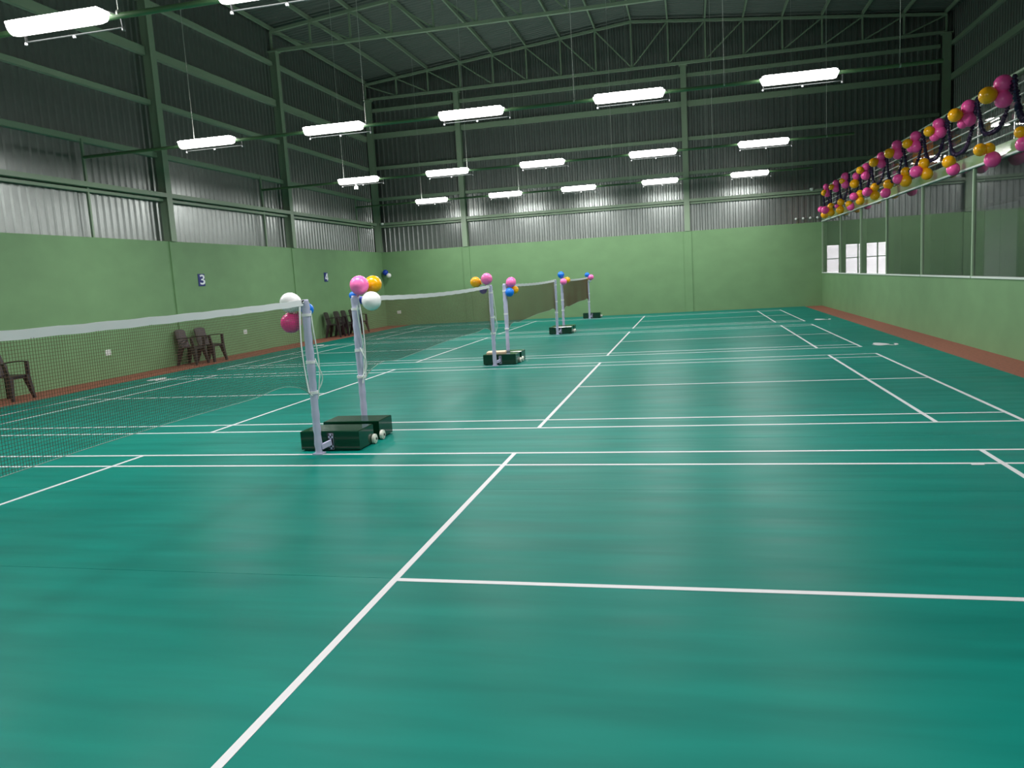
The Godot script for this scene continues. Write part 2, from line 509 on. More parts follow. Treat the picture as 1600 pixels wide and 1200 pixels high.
func build_right() -> void:
	var w := setting("wall_right")
	var len := FRONT - BACK
	var mid := (FRONT + BACK) / 2
	block("masonry", Vector3(RIGHT + 0.1, 0.535, mid), Vector3(0.2, 1.27, len), mat.plaster, w)
	for k in MULLIONS.size():
		block("mullion", Vector3(RIGHT + 0.075, 2.09, MULLIONS[k]), Vector3(0.17, 1.82, 0.05), mat.mullion_paint, w)
	block("fascia", Vector3(RIGHT + 0.06, 3.12, mid), Vector3(0.14, 0.18, len), mat.fascia, w)
	for k in MULLIONS.size() - 1:
		var n := setting("window_%d" % (k + 1))
		var a: float = MULLIONS[k] + 0.025
		var b: float = MULLIONS[k + 1] - 0.025
		block("pane", Vector3(RIGHT + 0.02, 2.105, (a + b) / 2), Vector3(0.008, 1.79, b - a), mat.glass, n)
		block("sill", Vector3(RIGHT + 0.03, 1.185, (a + b) / 2), Vector3(0.1, 0.032, b - a), mat.sill_white, n)
		block("head_strip", Vector3(RIGHT + 0.0, 3.012, (a + b) / 2 - 0.0), Vector3(0.06, 0.03, b - a + 0.05), mat.sill_white, n)
	var g := setting("gallery_floor")
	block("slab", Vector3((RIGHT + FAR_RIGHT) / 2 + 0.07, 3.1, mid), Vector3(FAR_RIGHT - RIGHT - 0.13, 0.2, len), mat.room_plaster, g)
	# the end wall of the room under the gallery, with its window
	var e := setting("wall_room_end")
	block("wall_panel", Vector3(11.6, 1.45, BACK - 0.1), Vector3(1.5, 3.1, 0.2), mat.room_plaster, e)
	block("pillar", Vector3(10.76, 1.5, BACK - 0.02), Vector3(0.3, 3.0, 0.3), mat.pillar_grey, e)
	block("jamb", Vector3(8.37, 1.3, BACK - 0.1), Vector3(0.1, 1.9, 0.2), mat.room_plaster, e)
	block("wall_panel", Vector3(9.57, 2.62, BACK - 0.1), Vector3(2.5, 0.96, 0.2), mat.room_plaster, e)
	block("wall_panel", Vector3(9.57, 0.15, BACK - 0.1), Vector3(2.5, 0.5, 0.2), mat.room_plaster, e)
	var wi := setting("window_%d" % MULLIONS.size())
	var xs := [8.42, 8.92, 9.55, 10.2, 10.6]
	for k in 4:
		block("pane", Vector3((xs[k] + xs[k + 1]) / 2, 1.27, BACK - 0.1), Vector3(xs[k + 1] - xs[k] - 0.04, 1.7, 0.008), mat.frosted, wi)
		block("transom", Vector3((xs[k] + xs[k + 1]) / 2, 1.66, BACK - 0.1), Vector3(xs[k + 1] - xs[k] - 0.04, 0.03, 0.03), mat.pillar_grey, wi)
	for k in 5:
		block("window_bar", Vector3(xs[k], 1.27, BACK - 0.1), Vector3(0.04, 1.74, 0.05), mat.pillar_grey, wi)
	var d := setting("door_1")
	block("leaf", Vector3(12.05, 1.05, BACK + 0.02), Vector3(0.56, 2.1, 0.04), mat.door_blue, d)
	var st := start()
	lathe(st, [Vector2(0, -0.05), Vector2(0.045, -0.03), Vector2(0.05, 0.0), Vector2(0.045, 0.03), Vector2(0, 0.05)], 12)
	done(st, "knob", mat.switch_white, d, Vector3(11.85, 1.2, BACK + 0.08))
	d = setting("door_2")
	for s in [-1, 1]:
		block("leaf", Vector3(FAR_RIGHT - 0.03, 1.45, -21.2 + s * 0.6), Vector3(0.05, 2.9, 1.18), mat.door_blue, d)
	d = setting("door_3")
	for s in [-1, 1]:
		block("leaf", Vector3(FAR_RIGHT - 0.03, 1.45, -14.6 + s * 0.6), Vector3(0.05, 2.9, 1.18), mat.door_blue, d)
	# railing of the gallery
	var r := thing("gallery_railing", "pale steel railing with horizontal bars and glass along the gallery edge", "railing", Vector3(RIGHT + 0.02, 3.2, 0))
	var z1 := FRONT - 0.1
	var z0 := BACK + 0.15
	var sr := start()
	tube(sr, [Vector3(0, 0.94, z0), Vector3(0, 0.94, z1)], 0.025, 10)
	done(sr, "top_rail", mat.mullion_paint, r)
	for y in [0.13, 0.29, 0.45, 0.61, 0.77]:
		var s2 := start()
		tube(s2, [Vector3(0, y, z0), Vector3(0, y, z1)], 0.014, 8)
		done(s2, "rail", mat.rail_steel, r)
	var z := -24.4
	while z < z1:
		block("post", Vector3(0.02, 0.47, z), Vector3(0.022, 0.94, 0.022), mat.rail_steel, r)
		if z + 1.5 < z1:
			block("glass_panel", Vector3(0.06, 0.47, z + 0.75), Vector3(0.008, 0.9, 1.44), mat.rail_glass, r)
		z += 1.5067

# ---------------------------------------------------------------- lamps
# each row: z, lamp centres along x
const ROWS := [
	[3.2, [-5.6, -2.95, -0.3, 2.5, 5.2]],
	[-3.82, [-5.55, -2.99, -0.4, 2.3, 5.0]],
	[-10.49, [-5.67, -2.93, -0.19, 2.68, 5.5]],
	[-17.52, [-5.52, -2.86, -0.17, 2.78, 5.55]],
	[-24.3, [-5.6, -2.79, -0.12, 2.72, 5.7]],
]
const NTH := ["first", "second", "third", "fourth", "fifth"]
const ROWNAME := ["row above the camera", "row nearest the camera", "second lamp row", "third lamp row", "farthest lamp row"]

func lens_mesh() -> ArrayMesh:
	var st := start()
	var nx := 14
	var na := 10
	var pts := []
	for i in nx + 1:
		var t := -1.0 + 2.0 * i / nx
		t = signf(t) * pow(absf(t), 0.45)
		var r := 0.105 * pow(maxf(0.0, 1.0 - pow(absf(t), 26.0)), 0.5)
		var ring := []
		for j in na + 1:
			var a := PI + PI * j / na
			ring.append(Vector3(t * 0.625, sin(a) * maxf(r, 0.02) * 1.15, cos(a) * maxf(r, 0.02)))
		pts.append(ring)
	for i in nx:
		for j in na:
			quad(st, pts[i][j], pts[i + 1][j], pts[i + 1][j + 1], pts[i][j + 1], Vector3((pts[i][j].x + pts[i + 1][j].x) / 2, 0, 0), 1)
		quad(st, pts[i][0], pts[i + 1][0], pts[i + 1][na], pts[i][na], Vector3(0, -1, 0))
	for e in [0, nx]:
		for j in na:
			quad(st, Vector3(pts[e][0].x, 0, 0), pts[e][j], pts[e][j + 1], Vector3(pts[e][0].x, 0, 0), Vector3.ZERO)
	return finish(st)

func make_lamp(lens: Mesh) -> Node3D:
	var t := Node3D.new()
	# cover over the diffuser; its strong glow is added to brighten the upper hall
	var st := start()
	taper(st, Vector3(0, 0.0, 0), Vector2(1.18, 0.19), Vector3(0, 0.015, 0), Vector2(1.18, 0.19))
	taper(st, Vector3(0, 0.015, 0), Vector2(1.18, 0.19), Vector3(0, 0.035, 0), Vector2(1.1, 0.11))
	done(st, "lamp_cover", mat.lamp_uplight, t, Vector3(0, 0.06, 0))
	put("lamp_diffuser", lens, mat.lamp_glow, t, Vector3(0, 0.058, 0))
	# stay rod behind and below, on two brackets
	st = start()
	tube(st, [Vector3(-0.57, -0.08, -0.15), Vector3(0.72, -0.08, -0.15)], 0.009, 8)
	done(st, "stay_rod", mat.aluminium, t)
	for x in [-0.56, 0.7]:
		st = start()
		bar(st, Vector3(clampf(x, -0.6, 0.6), 0.07, -0.06), Vector3(x, 0.04, -0.13), 0.03, 0.012)
		bar(st, Vector3(x, 0.04, -0.13), Vector3(x, -0.09, -0.15), 0.03, 0.012, Vector3(1, 0, 0))
		done(st, "bracket", mat.aluminium, t)
	for x in [-0.57, 0.07, 0.7]:
		st = start()
		lathe(st, [Vector2(0, -0.022), Vector2(0.018, -0.016), Vector2(0.02, 0.0), Vector2(0.018, 0.016), Vector2(0, 0.022)], 10)
		done(st, "bolt", mat.aluminium, t, Vector3(x, -0.095, -0.15))
	return t

func build_lamps() -> void:
	var lens := lens_mesh()
	var proto: Node3D = null
	for k in ROWS.size():
		var z: float = ROWS[k][0]
		var p := thing("conduit_pipe", "thin green pipe carrying the %s on hanging wires" % ROWNAME[k], "pipe", Vector3(0, 4.7, z - 0.05), 0.0, "pipes carrying the lamps")
		var st := start()
		tube(st, [Vector3(LEFT - 0.05, -0.04, 0), Vector3(7.72, 0.0, 0)], 0.032, 10)
		done(st, "pipe", mat.pipe_green, p)
		for x in [-6.02, -2.31, 1.7, 4.3, 7.08]:
			st = start()
			tube(st, [Vector3(x, 0.0, 0), Vector3(x, roof_y(x) - 4.75, 0)], 0.006, 5)
			done(st, "hanger_wire", mat.wire, p)
			st = start()
			tube(st, [Vector3(x - 0.012, 0, 0), Vector3(x + 0.012, 0, 0)], 0.038, 10)
			done(st, "clip", mat.wire, p)
		for j in 5:
			var l: Node3D
			if proto == null:
				proto = make_lamp(lens)
				l = proto
			else:
				l = proto.duplicate()
			l.name = numbered("strip_lamp")
			add_child(l)
			l.position = Vector3(ROWS[k][1][j], 4.64, z + 0.075)
			tag(l, "glowing strip lamp, %s from the left wall in the %s" % [NTH[j], ROWNAME[k]], "lamp", "hanging strip lamps")
			var a := AreaLight3D.new()
			a.name = "%s_light" % l.name
			a.area_size = Vector2(1.22, 0.2)
			a.light_energy = LAMP_ENERGY
			a.light_color = Color(1.0, 0.99, 0.98)
			a.shadow_enabled = true
			a.area_range = 40.0
			a.position = l.position + Vector3(0, -0.085, 0)
			a.rotation = Vector3(-PI / 2, 0, 0)
			add_child(a)

# ---------------------------------------------------------------- nets, posts, weights
func top_curve(t: float, sag: float) -> float:
	return 1.525 - sag * (1.0 - pow(2.0 * t - 1.0, 2.0))

func bottom_curve(t: float) -> float:
	var e := minf(t, 1.0 - t) * 5.94
	return 0.705 + 0.03 * sin(t * 5.0) - 0.1 * exp(-e * 9.0) + 0.04 * exp(-pow((e - 0.55) / 0.3, 2.0))

func net_x(t: float, v: float) -> float:
	return 0.012 * sin(t * 7.0 + 1.0) * v + 0.003 * sin(t * 23.0) * v

func build_net(zc: float, sag: float, label: String) -> void:
	var n := thing("badminton_net", label, "net", Vector3(0, 0, zc), 0.0, "badminton nets")
	var at := func(t: float, v: float) -> Vector3:
		var pull := 0.07 * sin(v * PI) * (exp(-t * 40.0) - exp(-(1.0 - t) * 40.0))
		return Vector3(net_x(t, v), lerpf(top_curve(t, sag) - 0.01, bottom_curve(t), v), lerpf(-2.97, 2.97, t) + pull)
	var st := start()
	var cols := 297
	for i in cols + 1:
		var t := float(i) / cols
		thread(st, at.call(t, 0.055), at.call(t, 0.5))
		thread(st, at.call(t, 0.5), at.call(t, 1.0))
	for j in range(3, 39):
		var v := j / 38.0
		for i in 30:
			thread(st, at.call(i / 30.0, v), at.call((i + 1) / 30.0, v))
	var o := done(st, "net_mesh", mat.net_thread, n)
	o.set_meta("kind", "stuff")
	# top tape, folded over the cord
	st = start()
	shell(st, 60, 2, 0.006, func(u: float, v: float):
		return Vector3(net_x(u, 0.05) + 0.004 * sin(u * 150.0) * v, top_curve(u, sag) - v * 0.056 + 0.002 * sin(u * 90.0), lerpf(-3.0, 3.0, u)))
	done(st, "top_tape", mat.tape_white, n)
	for s in [0, 1]:
		st = start()
		shell(st, 2, 10, 0.004, func(u: float, v: float): return at.call(absf(s - (0.001 + u * 0.006)), v))
		done(st, "side_tape", mat.tape_white, n)
		st = start()
		var e: Vector3 = at.call(float(s), 1.0)
		tube(st, [e, e + Vector3(0, -0.03, (-0.08 if s == 0 else 0.08))], 0.006, 5)
		tube(st, [Vector3(0, 1.5, (-2.99 if s == 0 else 2.99)), Vector3(0, 1.52, (-3.06 if s == 0 else 3.06))], 0.008, 5)
		done(st, "tie_cord", mat.cord_white, n)
	st = start()
	var pts := []
	for i in 61:
		pts.append(at.call(i / 60.0, 1.0))
	tube(st, pts, 0.0028, 5)
	done(st, "bottom_cord", mat.cord_grey, n)

func thread(st: SurfaceTool, a: Vector3, b: Vector3) -> void:
	var r := 0.0014
	var d := (b - a).normalized()
	var s := d.cross(Vector3.RIGHT).normalized()
	var u := s.cross(d)
	var k := [s * r, (-s * 0.5 + u * 0.866) * r, (-s * 0.5 - u * 0.866) * r]
	for j in 3:
		quad(st, a + k[j], a + k[(j + 1) % 3], b + k[(j + 1) % 3], b + k[j], (a + b) / 2)

# inward: direction of z from the post to its weight box
func build_post(z: float, inward: float, label: String, cords: bool) -> void:
	var p := thing("net_post", label, "net post", Vector3(0, 0, z), 0.0, "net posts")
	var st := start()
	var pts := []
	var rad := []
	for k in 31:
		var y := 1.5 * k / 30.0
		pts.append(Vector3(0, y, 0))
		rad.append(0.037 + 0.005 * sin(k * 2.1 + z) * rng.randf() + (0.004 if y > 0.75 else 0.0))
	tube(st, pts, rad, 10)
	done(st, "wrapped_tube", mat.post_wrap, p)
	st = start()
	lathe(st, [Vector2(0, 0.03), Vector2(0.03, 0.028), Vector2(0.034, 0.012), Vector2(0.034, 0)], 12)
	done(st, "cap", mat.post_wrap, p, Vector3(0, 1.5, 0))
	for y in [0.62, 0.92, 1.38]:
		st = start()
		tube(st, [Vector3(0, y - 0.014, 0), Vector3(0, y + 0.014, 0)], 0.046, 12)
		done(st, "tape_ring", mat.tape_white, p)
	st = start()
	bar(st, Vector3(-0.01, 1.515, 0), Vector3(-0.01, 1.505, -inward * 0.075), 0.03, 0.03)
	done(st, "dark_tie", mat.black_fabric, p)
	st = start()
	bx(st, Vector3(0, 0.006, 0), Vector3(0.1, 0.012, 0.1))
	done(st, "foot_plate", mat.post_wrap, p)
	# arm and plate that join the post to its weight box
	st = start()
	bar(st, Vector3(0.03, 0.07, 0), Vector3(0.075, 0.09, inward * 0.12), 0.03, 0.05)
	done(st, "joining_arm", mat.post_wrap, p)
	st = start()
	for b in [[0.165, 0.022], [0.095, 0.075], [0.028, 0.022]]:
		bx(st, Vector3(0.075, b[0], inward * 0.128), Vector3(0.05, b[1], 0.012))
	for s in [-1, 1]:
		bx(st, Vector3(0.075 + s * 0.018, 0.095, inward * 0.128), Vector3(0.016, 0.16, 0.012))
	done(st, "joining_plate", mat.post_wrap, p)
	if cords:
		for c in [[0.045, 1.42, 0.55, 0.05], [0.05, 0.95, 0.62, 0.09]]:
			st = start()
			var cp := []
			for k in 13:
				var t := k / 12.0
				cp.append(Vector3(0.035 + c[3] * 0.6 * sin(t * PI), lerpf(c[1], c[2], t), inward * 0.03 + 0.02 * sin(t * 7.0)))
			tube(st, cp, 0.006, 6)
			done(st, "cord", mat.cord_white, p)

func build_weight(z: float, inner: float, label: String) -> void:
	# box centred on z; `inner` points to the side that carries the wheels
	var b := thing("weight_box", label, "weight box", Vector3(0.06, 0, z), 0.0, "net post weight boxes")
	put("box_body", bevelled(Vector3(0.64, 0.19, 0.36), 0.008), mat.box_green, b, Vector3(0, 0.012, 0))
	for s in [-1, 1]:
		var st := start()
		tube(st, [Vector3(s * 0.325, 0.058, 0), Vector3(s * 0.352, 0.058, 0)], 0.05, 18, 1)
		tube(st, [Vector3(s * 0.352, 0.058, 0), Vector3(s * 0.358, 0.058, 0)], 0.034, 16, 2)
		var w := done(st, "wheel", mat.wheel_white, b, Vector3(0, -0.008, inner * 0.152))
		st = start()
		tube(st, [Vector3(s * 0.352, 0.058, 0), Vector3(s * 0.364, 0.058, 0)], 0.013, 10)
		done(st, "axle", mat.axle, w)
	for s in [-1, 1]:
		block("foot", Vector3(s * 0.27, 0.006, -inner * 0.12), Vector3(0.06, 0.012, 0.06), mat.black_fabric, b)

func build_courts() -> void:
	var near := ["nearest", "second", "third", "farthest"]
	for k in 4:
		var zc := -k * PITCH
		build_net(zc, [0.035, 0.05, 0.035, 0.03][k], ["black badminton net with white top tape closest to the camera at left", "badminton net hanging between the two posts behind the nearest net", "brownish badminton net seen edge-on, third from the camera", "small brownish badminton net nearest the back wall"][k])
		build_post(zc - 3.05, -1.0, "wrapped pale lilac post at the far end of the %s net" % near[k], k < 2)
		build_post(zc + 3.05, 1.0, "wrapped pale lilac post at the near end of the %s net" % near[k], k == 1)
		build_weight(zc - 3.05 - 0.315, -1.0, "dark green weight box on wheels at far post of the %s net" % near[k])
		build_weight(zc + 3.05 + 0.315, 1.0, "dark green weight box on wheels at near post of the %s net" % near[k])
	var bd := put("cream_board", bevelled(Vector3(0.36, 0.035, 0.3), 0.006), mat.board, self, Vector3(-0.06, 0.203, -10.72), Basis(Vector3.UP, 0.12))
	tag(bd, "flat cream board lying on top of the second pair of weight boxes", "board")

# ---------------------------------------------------------------- balloons
var balloon_mesh: ArrayMesh

func make_balloon_mesh() -> void:
	# unit radius, mouth at -y
	var prof := [Vector2(0.0, -1.34), Vector2(0.07, -1.33), Vector2(0.1, -1.29), Vector2(0.05, -1.22), Vector2(0.07, -1.17), Vector2(0.17, -1.09)]
	for k in 15:
		var a := -PI / 2 + 0.33 + (PI - 0.33) * k / 14.0
		var taper_ := 1.0 - 0.06 * maxf(0.0, -sin(a))
		prof.append(Vector2(cos(a) * taper_, sin(a) * (1.08 if sin(a) < 0 else 1.0)))
	prof[prof.size() - 1].x = 0.0
	var st := start()
	lathe(st, prof, 26)
	balloon_mesh = finish(st)

# the mouth points to `tie`
func balloon(at: Vector3, r: float, color: String, tie: Vector3, label: String, group: String) -> void:
	var y := (at - tie).normalized()
	var x := y.cross(Vector3(0.3, 0.2, 1)).normalized()
	var b := Basis(x, y, x.cross(y)).scaled(Vector3(r, r, r))
	var o := put("balloon", balloon_mesh, mat[color], self, at, b)
	tag(o, label, "balloon", group)

func build_post_balloons() -> void:
	var g := "balloons tied to the net posts"
	var t := Vector3(-0.02, 1.48, -3.05)
	balloon(Vector3(-0.13, 1.505, -3.0), 0.1, "white_balloon", t, "white balloon behind the tape of the nearest net", g)
	balloon(Vector3(-0.17, 1.31, -3.05), 0.1, "hot_pink", t, "hot pink balloon behind the mesh of the nearest net", g)
	balloon(Vector3(-0.03, 1.43, -3.14), 0.062, "blue", t, "blue balloon half hidden behind the nearest net's post", g)
	t = Vector3(0.02, 1.51, -4.25)
	balloon(Vector3(0.07, 1.64, -4.2), 0.105, "pale_pink", t, "large pink balloon on top of the post behind the nearest one", g)
	balloon(Vector3(0.14, 1.64, -4.42), 0.1, "yellow", t, "large yellow balloon beside the pink one on the nearer pair of posts", g)
	balloon(Vector3(0.22, 1.46, -4.15), 0.106, "white_balloon", t, "white balloon hanging under the pink and yellow ones by the net tape", g)
	balloon(Vector3(-0.06, 1.53, -4.3), 0.045, "blue", t, "small blue balloon at left of the post top under the large pink one", g)
	balloon(Vector3(0.02, 1.47, -4.36), 0.045, "deep_blue", t, "small dark blue balloon between the post top and the hanging white one", g)
	t = Vector3(-0.06, 1.53, -10.22)
	balloon(Vector3(-0.02, 1.64, -10.15), 0.106, "pale_pink", t, "pink balloon over the far end of the second net", g)
	balloon(Vector3(-0.25, 1.59, -10.2), 0.1, "yellow", t, "yellow balloon at the far end of the second net", g)
	balloon(Vector3(-0.12, 1.44, -10.22), 0.075, "deep_blue", t, "dark blue balloon behind the tape at the second net's far end", g)
	t = Vector3(0.05, 1.48, -11.52)
	balloon(Vector3(0.13, 1.55, -11.5), 0.103, "pale_pink", t, "pink balloon on the near post of the third net", g)
	balloon(Vector3(0.1, 1.35, -11.45), 0.09, "blue", t, "blue balloon below the pink one on the third net's near post", g)
	balloon(Vector3(0.17, 1.39, -11.62), 0.08, "yellow", t, "yellow balloon behind the blue one on the third net's near post", g)
	t = Vector3(0.05, 1.53, -18.5)
	balloon(Vector3(0.03, 1.65, -18.45), 0.097, "blue", t, "bright blue balloon topping the near post of the farthest net", g)
	balloon(Vector3(0.11, 1.45, -18.35), 0.097, "pale_pink", t, "pink balloon under the blue one on the farthest net's near post", g)
	balloon(Vector3(0.19, 1.49, -18.55), 0.09, "yellow", t, "yellow balloon next to the pink one on the farthest net's near post", g)
	t = Vector3(0.0, 1.5, -24.75)
	balloon(Vector3(-0.02, 1.6, -24.75), 0.092, "blue", t, "blue balloon on the farthest post by the back wall", g)
	balloon(Vector3(0.13, 1.51, -24.68), 0.1, "pale_pink", t, "pink balloon on the farthest post by the back wall", g)
	balloon(Vector3(-0.04, 1.45, -24.66), 0.062, "yellow", t, "small yellow balloon on the farthest post by the back wall", g)
	balloon(Vector3(0.07, 1.39, -24.78), 0.06, "white_balloon", t, "small white balloon on the farthest post by the back wall", g)
	t = Vector3(-8.5, 2.08, BACK + 0.1)
	balloon(Vector3(-8.44, 2.17, BACK + 0.2), 0.12, "deep_blue", t, "blue balloon stuck in the far left corner of the hall", g)
	balloon(Vector3(-8.3, 2.05, BACK + 0.2), 0.1, "white_balloon", t, "white balloon stuck in the far left corner of the hall", g)

const TOP := [
	[["p", 8.11, 3.98, -9.10, 0.125], ["p", 8.12, 3.76, -9.10, 0.121], ["y", 7.91, 3.84, -9.10, 0.122]],
	[["p", 8.12, 3.94, -10.56, 0.114], ["p", 8.12, 3.74, -10.56, 0.114], ["p", 8.04, 3.69, -10.58, 0.082], ["y", 7.92, 3.83, -10.56, 0.110]],
	[["p", 8.10, 3.93, -12.06, 0.106], ["p", 8.12, 3.79, -12.06, 0.114], ["p", 8.04, 3.72, -12.08, 0.086], ["y", 7.94, 3.82, -12.06, 0.094]],
	[["p", 8.11, 3.96, -13.59, 0.104], ["p", 8.12, 3.76, -13.59, 0.118], ["p", 8.04, 3.74, -13.61, 0.090], ["y", 7.96, 3.83, -13.59, 0.098]],
	[["p", 8.10, 4.00, -15.00, 0.107], ["p", 8.12, 3.81, -15.00, 0.116], ["y", 7.95, 3.84, -15.00, 0.107]],
	[["p", 8.12, 3.96, -16.50, 0.106], ["p", 8.12, 3.80, -16.50, 0.109], ["y", 7.95, 3.84, -16.50, 0.106]],
	[["p", 8.12, 3.92, -18.12, 0.104], ["p", 8.10, 3.71, -18.12, 0.115], ["y", 7.97, 3.85, -18.12, 0.097]],
	[["p", 8.12, 3.83, -19.37, 0.103], ["y", 8.07, 3.63, -19.37, 0.122]],
	[["p", 8.12, 3.99, -20.90, 0.122], ["p", 8.12, 3.76, -20.90, 0.114], ["y", 8.04, 3.87, -20.90, 0.090]],
	[["p", 8.12, 3.96, -22.39, 0.104], ["p", 8.12, 3.79, -22.39, 0.108], ["y", 7.99, 3.85, -22.39, 0.087]],
	[["p", 8.09, 4.01, -23.99, 0.101], ["p", 8.12, 3.79, -23.99, 0.115], ["y", 8.03, 3.82, -23.99, 0.101]],
]
const LOW := [
	[["y", 8.07, 3.18, -8.33, 0.08], ["y", 8.15, 3.17, -8.33, 0.08], ["p", 8.11, 3.02, -8.33, 0.1]],
	[["y", 8.00, 3.14, -9.63, 0.096], ["y", 8.12, 3.15, -9.63, 0.085], ["p", 8.17, 2.98, -9.63, 0.117]],
	[["y", 8.05, 3.17, -11.29, 0.109], ["p", 8.12, 3.04, -11.29, 0.109]],
	[["y", 8.07, 3.34, -12.85, 0.102], ["y", 8.12, 3.14, -12.85, 0.113], ["p", 7.93, 3.20, -12.85, 0.113]],
	[["y", 8.12, 3.36, -14.36, 0.097], ["y", 8.12, 3.17, -14.36, 0.124], ["p", 7.97, 3.22, -14.36, 0.103]],
	[["y", 8.12, 3.25, -15.83, 0.112], ["p", 8.06, 3.06, -15.83, 0.112]],
	[["y", 8.12, 3.32, -17.17, 0.103], ["y", 8.12, 3.12, -17.17, 0.114], ["p", 7.94, 3.22, -17.17, 0.110]],
	[["y", 8.12, 3.32, -18.88, 0.101], ["y", 8.12, 3.13, -18.88, 0.112], ["p", 7.96, 3.26, -18.88, 0.105]],
	[["y", 8.07, 3.15, -20.13, 0.095], ["p", 8.12, 3.07, -20.13, 0.107]],
	[["y", 8.12, 3.32, -21.62, 0.105], ["y", 8.10, 3.09, -21.62, 0.118], ["p", 8.00, 3.21, -21.62, 0.059]],
	[["y", 8.12, 3.32, -23.29, 0.112], ["y", 8.12, 3.12, -23.29, 0.113], ["p", 7.94, 3.22, -23.29, 0.122]],
	[["y", 8.12, 3.14, -24.48, 0.127], ["p", 8.00, 3.32, -24.48, 0.104]],
]
const ORD := ["1st", "2nd", "3rd", "4th", "5th", "6th", "7th", "8th", "9th", "10th", "11th", "12th"]

func build_garland() -> void:
	for side in 2:
		var set_: Array = [TOP, LOW][side]
		for k in set_.size():
			var tie := Vector3.ZERO
			var count := {"p": 0, "y": 0}
			for b in set_[k]:
				tie += Vector3(b[1], b[2], b[3]) / set_[k].size()
				count[b[0]] += 1
			var seen := {"p": 0, "y": 0}
			for b in set_[k]:
				var c: String = b[0]
				var which := ""
				if count[c] > 1:
					var names := ["upper", "lower", "smaller hindmost"]
					if side == 1 and absf(set_[k][0][2] - set_[k][1][2]) < 0.05:
						names = ["left", "right"]
					which = names[seen[c]] + " "
				seen[c] += 1
				var what := "%s%s balloon in the %s %s cluster from the right on the gallery rail" % [which, {"p": "pink", "y": "yellow"}[c], ORD[k], ["upper", "lower"][side]]
				balloon(Vector3(b[1], b[2], b[3]), b[4], {"p": "pink", "y": "yellow"}[c], tie + Vector3(0.05, 0, 0), what, "balloons of the garland on the gallery rail")
	# tinsel swags from cluster to cluster
	var g := thing("tinsel_garland", "dark purple tinsel garland hanging in deep swags from the gallery rail", "garland", Vector3(8.2, 3.2, 0))
	var zs := [-7.55, -8.95, -10.42, -11.92, -13.4, -14.85, -16.35, -17.95, -19.3, -20.8, -22.3, -23.9, -25.2]
	for k in zs.size() - 1:
		var st := start()
		var pts := []
		var rad := []
		var n := 120
		for i in n + 1:
			var t := float(i) / n
			var d := pow(absf(2 * t - 1), 2.6)
			pts.append(Vector3(-0.03 * sin(t * PI), lerpf(0.14 + 0.06 * sin(k * 2.3), 0.86, d), lerpf(zs[k], zs[k + 1], 0.5 + 0.5 * signf(2 * t - 1) * pow(absf(2 * t - 1), 0.8))))
			rad.append((0.03 if k > 0 else 0.04) * (0.62 + 0.55 * (i % 2)) * (0.75 + 0.5 * rng.randf()))
		tube(st, pts, rad, 7, -1)
		done(st, "swag", mat.tinsel, g)

# ---------------------------------------------------------------- chairs and small things
func make_chair() -> Node3D:
	# faces +x, origin on the floor under the seat
	var c := Node3D.new()
	var st := start()
	shell(st, 8, 8, 0.02, func(u: float, v: float):
		var x := lerpf(-0.2, 0.22, u)
		var z := lerpf(-0.21, 0.21, v) * (0.92 + 0.08 * u)
		return Vector3(x, 0.43 - 0.025 * (1.0 - pow(2 * v - 1, 2.0)) * sin(clampf(u, 0, 1) * PI) - 0.03 * pow(maxf(u, 0), 6.0), z))
	done(st, "seat", mat.chair_plastic, c)
	st = start()
	shell(st, 8, 10, 0.018, func(u: float, v: float):
		var w := 0.215 - 0.02 * u
		var z := lerpf(-w, w, v)
		var ribs := 0.006 * sin(v * PI * 9.0) if v > 0.05 and v < 0.95 else 0.0
		return Vector3(-0.19 - 0.1 * u - 0.03 * (1 - pow(2 * v - 1, 2.0)) + ribs, 0.42 + 0.44 * u - 0.03 * pow(absf(2 * v - 1), 4.0) * u, z))
	done(st, "backrest", mat.chair_plastic, c)
	for s in [-1, 1]:
		st = start()
		shell(st, 10, 3, 0.018, func(u: float, v: float):
			var x := lerpf(-0.235, 0.2, u)
			return Vector3(x, 0.66 + 0.012 * sin(u * PI) - 0.02 * (1 - u), s * (0.215 + 0.045 * sin(u * PI * 0.55)) + (v - 0.5) * 0.05))
		done(st, "armrest", mat.chair_plastic, c)
		st = start()
		taper(st, Vector3(0.2, 0.42, s * 0.225), Vector2(0.075, 0.03), Vector3(0.175, 0.665, s * 0.255), Vector2(0.06, 0.045))
		done(st, "arm_support", mat.chair_plastic, c)
		st = start()
		taper(st, Vector3(0.255, 0, s * 0.245), Vector2(0.045, 0.04), Vector3(0.18, 0.43, s * 0.19), Vector2(0.11, 0.09))
		done(st, "leg", mat.chair_plastic, c)
		st = start()
		taper(st, Vector3(-0.26, 0, s * 0.225), Vector2(0.05, 0.045), Vector3(-0.165, 0.43, s * 0.175), Vector2(0.11, 0.09))
		done(st, "leg", mat.chair_plastic, c)
	st = start()
	bar(st, Vector3(0.21, 0.405, -0.2), Vector3(0.21, 0.405, 0.2), 0.012, 0.06)
	done(st, "seat_apron", mat.chair_plastic, c)
	return c

